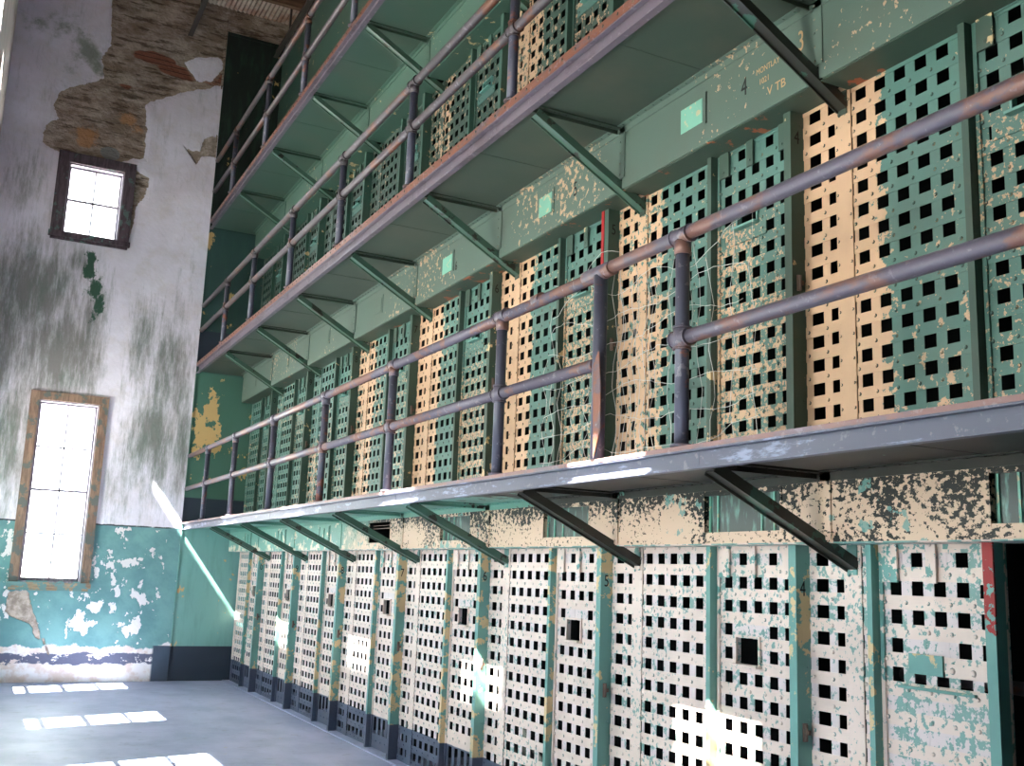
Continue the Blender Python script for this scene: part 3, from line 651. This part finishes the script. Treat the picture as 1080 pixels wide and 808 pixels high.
def make_door(t, n_, special=False):
    zt = Z_HEAD[t]; zb = base_z(t) - zt; root = empty('cell_door', (XC, seam(n_), zt))
    cols = [(c_ - 0.031, c_ + 0.036) for c_ in D_COLS]; y0, y1 = -1.488, -0.792
    closed = [(0, 0), (0, 2), (0, 4)]
    if t == 0:
        rows = rows_for(t, zb, nmax=12) + [(zb + 0.165, zb + 0.325)]
        slot = (-1.152, -0.966, -0.680, -0.535); closed += [(3, 1), (3, 2)]
    else:
        rows = rows_for(t, zb, nmax=14); slot = (-1.155, -0.985, -0.565, -0.478); closed += [(4, 1), (4, 2)]
    if special:
        slot = None; closed += [(r, c_) for r in range(5, 12) for c_ in range(5)] + [(12, c_) for c_ in range(5)]
    if t == 2: rows = rows_for(t, zb, nmax=14)
    m = MB(); grille(m, y0, y1, 0.0, zb + 0.02, cols, rows, slot, closed); m.build('grille', M_DR[t], root)
    m = MB(); m.box(-0.014, 0.0, y0, y0 + 0.040, 0.0, zb + 0.02); m.box(-0.010, 0.0, y1 - 0.022, y1, 0.0, zb + 0.02)
    m.box(-0.008, 0.0, y0, y1, 0.0, -0.05)
    for z in np.arange(-0.10, zb + 0.08, -PITCHZ[t] * 1.0): m.rivet((-0.014, y0 + 0.02, float(z)), (-1, 0, 0), 0.008, 0.005)
    m.build('frame', M_FR[t], root)
    for (ya, yb) in ((-0.912, -0.822), (-1.138, -1.082), (-1.425, -1.365)):
        m = MB(); m.box(-0.020, -0.008, ya, yb, -0.004, -0.205)
        for zz in (-0.03, -0.17): m.rivet((-0.020, (ya + yb) / 2, zz), (-1, 0, 0), 0.010, 0.006)
        m.build('hanger_strap', 'grille1_frame' if t == 0 else ('post2' if t == 1 else 'post3'), root)
    if slot:
        m = MB(); a0, a1, c0, c1 = slot
        m.box(-0.012, 0.024, a0 - 0.012, a0, c0 - 0.012, c1 + 0.012); m.box(-0.012, 0.024, a1, a1 + 0.012, c0 - 0.012, c1 + 0.012)
        m.box(-0.012, 0.024, a0, a1, c1, c1 + 0.012); m.box(-0.045, 0.024, a0 - 0.02, a1 + 0.02, c0 - 0.014, c0)
        m.build('food_slot', 'grille1' if t == 0 else ('teal_plain' if n_ % 2 else 'door2'), root)
        if t > 0:
            m = MB(); m.box(-0.012, -0.004, a0 - 0.09, a1 + 0.11, c0 - 0.10, c0 - 0.02)
            for yy in (a0 - 0.06, a1 + 0.08): m.rivet((-0.012, yy, c0 - 0.06), (-1, 0, 0), 0.009, 0.006)
            m.build('slot_flap', 'door2' if n_ != 5 else 'panel2', root)
    if special:
        m = MB(); m.box(-0.012, -0.002, -1.15, -0.96, -0.615, -0.525); m.box(-0.020, -0.002, -1.32, -0.90, -0.685, -0.673)
        m.build('slot_flap', 'teal_plain', root)
        m = MB(); m.box(-0.007, -0.001, -1.46, -1.16, -0.615, -0.555)
        for yy in (-1.20, -1.31, -1.39): m.rivet((-0.007, yy, -0.585), (-1, 0, 0), 0.016, 0.008, 8)
        m.build('lock_bar', 'grille1_frame', root)
    return root

DIG = {3: '3', 4: '4', 5: '5', 6: '6', 7: '7', 8: '8', 9: '9', 10: '0'}
def make_post(t, n_):
    zt = Z_HEAD[t] + 0.0; zb = base_z(t) - zt; root = empty('cell_post', (0, seam(n_), zt))
    m = MB(); xf = 0.118
    m.box(xf, XC + 0.03, 0.352, 0.362, 0.0, zb); m.box(xf, xf + 0.010, 0.362, 0.408, 0.0, zb); m.box(XC + 0.02, XC + 0.03, 0.362, 0.412, 0.0, zb)
    for z in np.arange(-0.12, zb + 0.1, -0.264): m.rivet((XC - 0.02, 0.352, float(z)), (0, -1, 0), 0.007, 0.004)
    m.build('post', M_PO[t], root)
    nz = (1.795, 4.30, 6.75)[t] - zt
    if t < 2: text('stencilled_number', DIG[n_], 0.112, 'number', root, ((0.163, 0.3505, nz), FACE_N), sx=0.72)
    lz = (1.08, 3.45, 6.0)[t] - zt
    m = MB(); m.box(0.150, 0.172, 0.338, 0.352, lz - 0.045, lz + 0.045); m.tube((0.160, 0.334, lz - 0.04), (0.160, 0.334, lz + 0.04), 0.008, 8)
    m.box(0.155, 0.185, 0.330, 0.342, lz - 0.012, lz + 0.012); m.build('latch', 'latch', root)
    return root

def post_name(n_): return 'the post numbered %s' % DIG[n_] if n_ in DIG else 'the end wall'
for t in range(3):
    zt = Z_HEAD[t]; protos = {}
    lo = 3 if t < 2 else 4
    for n_ in range(11, lo - 1, -1):
        at = 'on the ' + TIER[t]
        above = '' if t == 0 else ''
        # fixed grille
        if t == 0 and n_ == 4:
            root = empty('grille_panel', (XC, seam(4), zt)); rows = rows_for(0, -2.05); m = MB()
            grille(m, 0.075, 0.352, 0.0, -2.038, [(0.103, 0.162), (0.218, 0.304)], rows); m.build('narrow_grille', 'grille1', root)
            m = MB(); m.box(-0.006, 0.0, -0.015, 0.100, -0.004, -2.038)
            for z in np.arange(-0.10, -2.0, -0.132):
                for yy in (0.088, -0.002): m.rivet((-0.006, yy, float(z)), (-1, 0, 0), 0.009, 0.006)
            m.build('cover_strip', 'grille1', root)
            m = MB(); grille(m, -0.100, -0.017, 0.0, -2.038, [(-0.078, -0.038)], rows); m.build('wide_grille', 'grille1', root)
            m = MB(); m.box(-0.052, 0.022, -0.130, -0.124, 0.0, -2.04); m.box(-0.058, -0.052, -0.130, -0.098, 0.0, -2.04); m.build('edge_post', 'post1', root)
            lab = 'narrow cream grille strip between the post numbered 4 and the bricked-looking door'
            tag(root, lab, 'grille', 'fixed grilles on the ground tier')
        elif n_ == 11:
            root = make_panel(t, 11)
            for ch in list(root.children):
                if ch.name.startswith('narrow'): bpy.data.objects.remove(ch)
            tag(root, 'fixed flat-bar grille %s, the one touching the end partition' % at, 'grille', 'fixed grilles on the ' + TIER[t])
        else:
            if 'panel' not in protos: root = protos['panel'] = make_panel(t, n_)
            else:
                root = copy_tree(protos['panel']); root.location = (XC, seam(n_), zt)
            side = 'with a peeled cream strip ' if t == 1 else ('in cream paint ' if t == 0 else 'in dark green paint ')
            tag(root, 'fixed grille %s%s, %s' % (side, at, 'beginning at post ' + DIG[n_] if t < 2 else 'above post ' + DIG[n_]), 'grille', 'fixed grilles on the ' + TIER[t])
        # door
        if t == 0 and n_ == 4:
            d = make_door(0, 4, special=True); d.location.y = seam(4) + 0.660
            tag(d, 'cell door with lower openings plated shut, beside the dark doorway', 'cell door', 'cell doors on the ground tier')
        else:
            if 'door' not in protos: d = protos['door'] = make_door(t, n_)
            else: d = copy_tree(protos['door']); d.location = (XC, seam(n_), zt)
            nx = n_ - 1
            tag(d, ('cell door of riveted flat bars %s, closing against post %s' % (at, DIG.get(nx, '0'))) if t < 2 else ('dark green grille door %s, above the post numbered %s' % (at, DIG.get(nx, '0'))), 'cell door', 'cell doors on the ' + TIER[t])
        # numbered post
        if n_ <= 10 and not (t == 0 and n_ == 3):
            p_ = make_post(t, n_)
            tag(p_, ('%s steel cell post %s stencilled %s' % ('teal' if t == 0 else 'dark green', at, DIG[n_])) if t < 2 else 'slim green cell post %s, above the post numbered %s' % (at, DIG[n_]), 'post', 'cell posts on the ' + TIER[t])

# red-primed edge on one second-tier door
b = MB(); b.box(-0.068, -0.052, 0.405, 0.440, -0.02, -0.60)
r_ = empty('red_edge_strip', (XC - 0.03, seam(5), Z_HEAD[1])); b.build('strip', 'red_plain', r_)
tag(r_, 'dark red painted strip beside the second-tier post numbered 5', 'strip')
# end post of the open doorway on the ground tier
r_ = empty('doorway_post', (0, 3.02, 0)); b = MB(); b.box(0.118, 0.175, 0.0, 0.010, 0, 2.045); b.build('web', 'teal_plain', r_)
b = MB(); b.box(0.108, 0.118, 0.0, 0.052, 0, 2.045); b.build('flange', 'red', r_)
b = MB(); b.box(0.10, XC, -0.02, 0.06, 0, 0.9 * 0 + 0.75); 
tag(r_, 'post with red and teal flaking paint beside the dark open doorway', 'post')
b = MB(); b.tube((0.9, 2.40, 1.36), (0.9, 3.02 + 1.25, 1.36), 0.035); tag(b.build('bunk_rail', 'rail2'), 'dull pink horizontal bar inside the dark doorway', 'rail')
b = MB(); b.box(0.16, XC + 0.02, 2.34, 2.40, 0, 2.045); tag(b.build('door_stop_post', 'post1'), 'teal post on the near side of the dark doorway', 'post')

# ------------------------------------------------------------------ fascias above the grilles
def rect_frame(m, x0, x1, a, hole):
    for (p0, p1, q0, q1) in cut([a], hole): m.box(x0, x1, p0, p1, q0, q1)
for t in range(3):
    z0, z1 = Z_FASC[t], Z_PLATE[t]; fm = ('fascia1', 'fascia2', 'fascia3')[t]; h = z1 - z0
    for n_ in range(10, 1 if t < 2 else 3, -1):
        ya = seam(n_); yb = min(seam(n_ + 1), D + 0.01) ; L = yb - ya
        root = empty('fascia_plate', (0, ya, z0)); m = MB()
        if t == 0 and n_ <= 7:
            hl = (0.335, 0.965, 0.055, 0.262); rect_frame(m, 0.0, 0.010, (0.0, L, 0.0, h), hl)
        elif t == 1:
            hl = (0.955, 0.972, 0.12, 0.33)
        else: hl = None
        if t: 
            base = [(0.0, L, 0.0, h)]
            if hl: base = cut(base, hl)
            for (p0, p1, q0, q1) in cut(base, (-0.01, 0.082, -0.01, 0.075)): m.box(0.0, 0.010, p0, p1, q0, q1)
            m.box(0.0, XC + 0.03, 0.082, L - 0.02, -0.008, 0.0)
        elif not hl: m.box(0.0, 0.010, 0.0, L, 0.0, h)
        if t == 0: m.box(0.0, XC + 0.03, 0.0, L, -0.008, 0.0)
        m.build('plate', fm, root)
        zs = 0.0 if t == 0 else 0.075
        m = MB(); m.box(-0.008, 0.0, -0.035, 0.035, zs, h)
        for zz in np.arange(zs + 0.03, h, 0.08): m.rivet((-0.008, 0.02, float(zz)), (-1, 0, 0), 0.008, 0.005)
        m.build('seam_strap', fm, root)
        m = MB(); m.box(-0.045, -0.002, 0.0, L, h - 0.006, h); m.box(-0.008, 0.0, 0.0, L, h - 0.05, h)
        for yy in np.arange(0.06, L, 0.09): m.rivet((-0.026, float(yy), h - 0.006), (0, 0, -1), 0.008, 0.005)
        m.build('top_angle', 'fascia1' if False else ('under1', 'fascia2', 'fascia3')[t], root)
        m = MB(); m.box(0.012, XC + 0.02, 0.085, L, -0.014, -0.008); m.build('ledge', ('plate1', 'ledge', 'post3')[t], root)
        if t == 0 and n_ != 7 and n_ < 8:
            m = MB(); m.box(0.030, 0.038, 0.325, 0.975, 0.045, 0.275); hb = m.build('hatch', 'hatch', root)
            for yy in ((0.40, 0.50, 0.87, 0.94) if n_ == 4 else (0.72, 0.84, 0.94)):
                m = MB(); m.box(0.022, 0.030, yy, yy + 0.012, 0.056, 0.262); m.build('bar', 'teal_patch', hb)
            m = MB(); m.box(-0.004, 0.03, 0.318, 0.335, 0.04, 0.28); m.box(-0.004, 0.03, 0.965, 0.985, 0.04, 0.28); m.box(0.01, 0.03, 0.318, 0.985, 0.262, 0.28); m.box(0.01, 0.03, 0.318, 0.985, 0.04, 0.055); m.build('hatch_frame', fm, root)
        if t == 0 and n_ == 7:
            m = MB()
            for zz in (0.20, 0.23): m.box(0.05, 0.055, 0.335, 0.965, zz, zz + 0.006)
            m.build('wire', 'latch', root)
        if t == 0 and n_ >= 8:
            m = MB(); m.box(-0.010, 0.0, 0.40, 0.80, 0.06, 0.27); m.box(-0.022, -0.010, 0.58, 0.595, 0.10, 0.24); m.build('hatch', 'fascia1', root)
            m = MB(); m.box(-0.012, -0.010, 0.41, 0.425, 0.07, 0.26); m.box(-0.012, -0.010, 0.775, 0.79, 0.07, 0.26); m.build('slit', 'dark', root)
        if t == 1:
            m = MB(); m.box(-0.004, 0.0, 1.0, 1.22 if n_ in (4, 6) else 1.20, 0.14, 0.30)
            if n_ in (4, 5, 6): m.build('bare_patch', 'teal_patch', root)
            else: m.build('label_plate', 'fascia2', root)
            m = MB(); m.box(0.012, 0.016, 0.94, 0.99, 0.10, 0.35); m.build('slit', 'dark', root)
            if n_ in (4, 5, 6):
                text('stencilled_number', DIG[n_], 0.16 if n_ < 6 else 0.12, 'number', root, ((-0.0016, {4: 0.605, 5: 0.636, 6: 0.90}[n_], 0.20 if n_ != 6 else 0.15), FACE_L), sx=0.72)
            if n_ == 4:
                text('peeled_lettering', 'MONTLAY', 0.052, 'cream_letters', root, ((-0.0016, 0.40, 0.245), FACE_L), sx=0.8)
                text('peeled_lettering', '1021', 0.050, 'cream_letters', root, ((-0.0016, 0.43, 0.175), FACE_L), sx=0.9)
                text('peeled_lettering', 'V TB', 0.075, 'cream_letters', root, ((-0.0016, 0.33, 0.09), FACE_L))
                text('stencilled_number', '3', 0.17, 'cream_letters', root, ((-0.0016, 0.13, 0.27), FACE_L), sx=0.6)
        wh = {0: 'flaking %s fascia plate under the lowest walkway' % ('cream and black' if n_ < 8 else 'pale teal'), 1: 'grey-green fascia plate under the middle walkway', 2: 'green fascia plate under the top walkway'}[t]
        tag(root, '%s, above post %s' % (wh, DIG.get(n_, '2')), 'fascia', 'fascia plates over the ' + TIER[t])

# ------------------------------------------------------------------ walkways
YA = -1.0
for t in range(3):
    za, zb = Z_EDGE[t]; zp = Z_PLATE[t]
    root = empty('walkway', (0, 0, zp))
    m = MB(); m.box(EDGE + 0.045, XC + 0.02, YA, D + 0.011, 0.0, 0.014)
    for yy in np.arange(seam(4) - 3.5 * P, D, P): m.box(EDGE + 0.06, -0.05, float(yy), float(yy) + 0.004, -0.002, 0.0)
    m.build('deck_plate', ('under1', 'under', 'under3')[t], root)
    st = 0.022 if t == 0 else 0.060
    m = MB(); a, c_ = za - zp, zb - zp
    m.box(EDGE + 0.040, EDGE + 0.050, YA, D, a, c_ - st); m.box(EDGE + 0.002, EDGE + 0.040, YA, D, a, a + 0.010); m.box(EDGE + 0.004, EDGE + 0.040, YA, D, c_ - st - 0.008, c_ - st)
    for yy in (4.033, 8.02, 12.0, 16.0): m.box(EDGE + 0.0385, EDGE + 0.040, yy - 0.07, yy + 0.07, a + 0.012, c_ - st - 0.01)
    m.build('edge_channel', 'channel' if t == 0 else 'channel2', root)
    m = MB(); m.box(EDGE, EDGE + 0.075, YA, D, c_ - st, c_)
    if t:
        for yy in np.arange(YA + 0.1, D, 0.16): m.rivet((EDGE, float(yy), c_ - st * 0.5), (-1, 0, 0), 0.011, 0.007)
    m.build('edge_strip', 'toprust1' if t == 0 else 'toprust', root)
    tag(root, ('lowest steel walkway with a blue-grey channel edge', 'middle steel walkway with a rusty riveted edge', 'highest steel walkway, just under the roof')[t], 'walkway')

# brackets
def make_bracket(t, dark):
    root = empty('walkway_bracket'); za = Z_EDGE[t][0] - (0.012, 0.030, 0.030)[t]; tip = (1.875, 4.325, 6.81)[t]
    A = Vector((EDGE + 0.055, 0, za)); B = Vector((XC - 0.012, 0, tip + 0.03)); d = (B - A).normalized()
    u = Vector((0, 1, 0)); v = d.cross(u)       # v points up-ish/down-ish
    if v.z < 0: v = -v
    mat = 'strut_dark' if dark else 'strut'
    m = MB(); m.obox(A, B, u, v, -0.032, 0.032, -0.004, 0.004); m.obox(A, B, u, v, 0.026, 0.033, -0.055, 0.0) if False else m.obox(A, B, u, v, -0.032, -0.024, 0.0, 0.050)
    m.obox(A, B, u, v, 0.028, 0.034, -0.018, 0.0)
    m.build('strut', mat, root)
    m = MB(); m.box(EDGE + 0.045, -0.01, -0.028, 0.028, Z_PLATE[t] - 0.010, Z_PLATE[t]); m.box(EDGE + 0.045, -0.01, 0.020, 0.028, Z_PLATE[t] - 0.036, Z_PLATE[t])
    for xx in np.arange(EDGE + 0.12, -0.04, 0.09): m.rivet((float(xx), -0.006, Z_PLATE[t] - 0.012), (0, 0, -1), 0.009, 0.006)
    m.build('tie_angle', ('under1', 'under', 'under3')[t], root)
    m = MB(); m.box(XC - 0.016, XC - 0.008, -0.030, 0.034, tip - 0.0, Z_FASC[t] - 0.012)
    for zz in (tip, tip + 0.08): m.rivet((XC - 0.016, 0.02, zz), (-1, 0, 0), 0.011, 0.007)
    m.build('foot_plate', ('plate1', 'ledge', 'post3')[t], root)
    return root
for t in range(3):
    pr = {}
    for n_ in range(10, 2 if t < 2 else 3, -1):
        dark = (t == 0 and n_ <= 5) or (t == 1 and n_ <= 4)
        if dark not in pr: r_ = pr[dark] = make_bracket(t, dark)
        else: r_ = copy_tree(pr[dark])
        r_.location = (0, seam(n_) + 0.035, 0)
        tag(r_, '%s angle-iron bracket under the %s walkway, in line with post %s' % ('black' if dark else 'green', ('lowest', 'middle', 'highest')[t], DIG[n_]), 'bracket', 'brackets under the %s walkway' % ('lowest', 'middle', 'highest')[t])

# ------------------------------------------------------------------ railings
RX = -0.715
def collar(m, p, d, r=0.050, L=0.07, n=14):
    d = Vector(d); p = Vector(p); m.tube(p - d * L / 2, p + d * L / 2, r, n); 
    for s_ in (-1, 1): m.tube(p + d * (L / 2) * s_, p + d * (L / 2 + 0.008) * s_, r + 0.004, n)
POSTS = ([4.09, 6.10, 8.13, 10.02, 12.02, 14.02, 15.84, 2.05, 0.05], [6.10, 8.03, 9.98, 11.88, 13.80, 15.5, 4.15, 2.2, 0.25], [15.86, 13.80, 11.9, 10.0, 8.05, 6.1, 4.15, 2.2])
for t in range(3):
    zd = Z_EDGE[t][1]; ztop = (3.522, 6.035, 8.585)[t]; zmid = (2.992, 5.615, 8.03)[t]; r = 0.036
    root = empty('railing', (RX, 0, zd)); ztop -= zd; zmid -= zd; rm = 'rail' if t == 0 else 'rail2'
    m = MB()
    if t == 0:
        m.tube((0, YA, ztop), (0, 4.86, ztop + 0.004), r, 18); m.tube((0, 4.80, ztop - 0.012), (0, D, ztop), r, 18)
        m.tube((0, 4.74, ztop - 0.001), (0, 5.02, ztop - 0.001), r + 0.007, 16)
        for yy in (5.55,): m.tube((0, yy, ztop), (0, yy + 0.09, ztop), r + 0.006, 16)
    else: m.tube((0, YA, ztop), (0, D, ztop), r, 18)
    m.build('top_rail', rm, root)
    m = MB()
    if t == 0:
        m.tube((0, YA, zmid), (0, 4.10, zmid), r, 18); m.build('mid_rail', rm, root)
        m = MB(); m.tube((0, 4.90, zmid), (0, D, zmid), r, 18); m.build('mid_rail', rm, root)
    else: m.tube((0, YA, zmid), (0, D, zmid), r, 18); m.build('mid_rail', rm, root)
    for yy in POSTS[t]:
        m = MB(); m.tube((0, yy, 0.0), (0, yy, ztop), 0.036, 16)
        m.build('post', 'rail_post', root)
        m = MB(); collar(m, (0, yy, ztop), (0, 1, 0), 0.043, 0.12); m.tube((0, yy, ztop - 0.10), (0, yy, ztop - 0.03), 0.043, 14); m.build('tee_fitting', rm, root)
        m = MB(); collar(m, (0, yy, zmid), (0, 1, 0), 0.044, 0.11); collar(m, (0, yy, zmid), (0, 0, 1), 0.044, 0.10); m.build('cross_fitting', rm, root)
        m = MB(); m.tube((0, yy, 0), (0, yy, 0.012), 0.056, 14); m.build('foot_flange', rm, root)
    if t == 0:
        m = MB(); m.tube((0, 4.86, 0.0), (0, 4.86, ztop - 0.02), 0.040, 16); q = m.build('repair_post', 'rail_post', root); q['label'] = 'extra grey pipe post with a torn rusty lower half'
        m = MB()      # torn rusty sheet wrapped round its foot
        pts = [(0.05, 0.0), (0.05, 0.40), (0.30, 0.42), (0.62, 0.30)]
        m.quad([(-0.052, 4.82, 0.0), (-0.052, 4.84, 0.52), (-0.044, 4.80, 0.60), (-0.040, 4.78, 0.42), (-0.045, 4.765, 0.15)])
        m.quad([(-0.046, 4.82, 0.0), (-0.046, 4.84, 0.52), (-0.038, 4.80, 0.60), (-0.034, 4.78, 0.42), (-0.039, 4.765, 0.15)][::-1])
        m.build('torn_sheet', 'toprust', root)
    tag(root, ('thick pipe railing on the lowest walkway, with a gap in its middle rail', 'rust-spotted pipe railing along the middle walkway', 'weathered pipe railing along the highest walkway')[t], 'railing')

# ------------------------------------------------------------------ wire mesh hung in the gap
cu = bpy.data.curves.new('wire_mesh', 'CURVE'); cu.dimensions = '3D'; cu.bevel_depth = 0.0016; cu.bevel_resolution = 1; cu.materials.append(MAT['wire'])
def poly(pts):
    s_ = cu.splines.new('POLY'); s_.points.add(len(pts) - 1)
    for p_, q in zip(s_.points, pts): p_.co = (*q, 1)
rr = random.Random(5)
def sag(y): return 0.0
for k in range(8):
    z = 2.50 + k * 0.155; pts = []; y = 5.62 - 0.02 * k
    while y > 3.55 + 0.02 * k:
        pts.append((RX + 0.05 + rr.uniform(-.012, .012), y, z + 0.03 * math.sin(y * 4 + k) + (0.05 if k > 5 else 0.02) * math.sin(y * 9 + 2 * k) + rr.uniform(-.006, .006))); y -= 0.06
    poly(pts)
y = 5.58
while y > 3.5:
    dense = 4.45 < y < 4.80; x0 = RX + 0.055
    top = rr.uniform(3.35, 3.62) if y < 4.8 else rr.uniform(2.9, 3.5); lean = rr.uniform(-.05, .05)
    poly([(x0 + 0.02 * math.sin(i * 1.7 + y * 9), y + lean * (i / 8) ** 2, 2.455 + (top - 2.455) * i / 8) for i in range(9)])
    y -= 0.045 if dense else rr.choice((0.10, 0.15, 0.15))
tmp = bpy.data.objects.new('tmp', cu); wme = bpy.data.meshes.new_from_object(tmp); bpy.data.objects.remove(tmp)
wm = bpy.data.objects.new('wire_mesh', wme); COL.objects.link(wm)
tag(wm, 'slack galvanised wire fencing tied across the gap in the lower railing', 'wire mesh')

# rubble and a bent angle along the foot of the cells
b = MB(); b.box(XC - 0.11, XC + 0.03, -1.0, D, 0.0, 0.012); struct(b.build('trim_1', 'floor'), 'low kerb at the foot of the cells', 'trim')
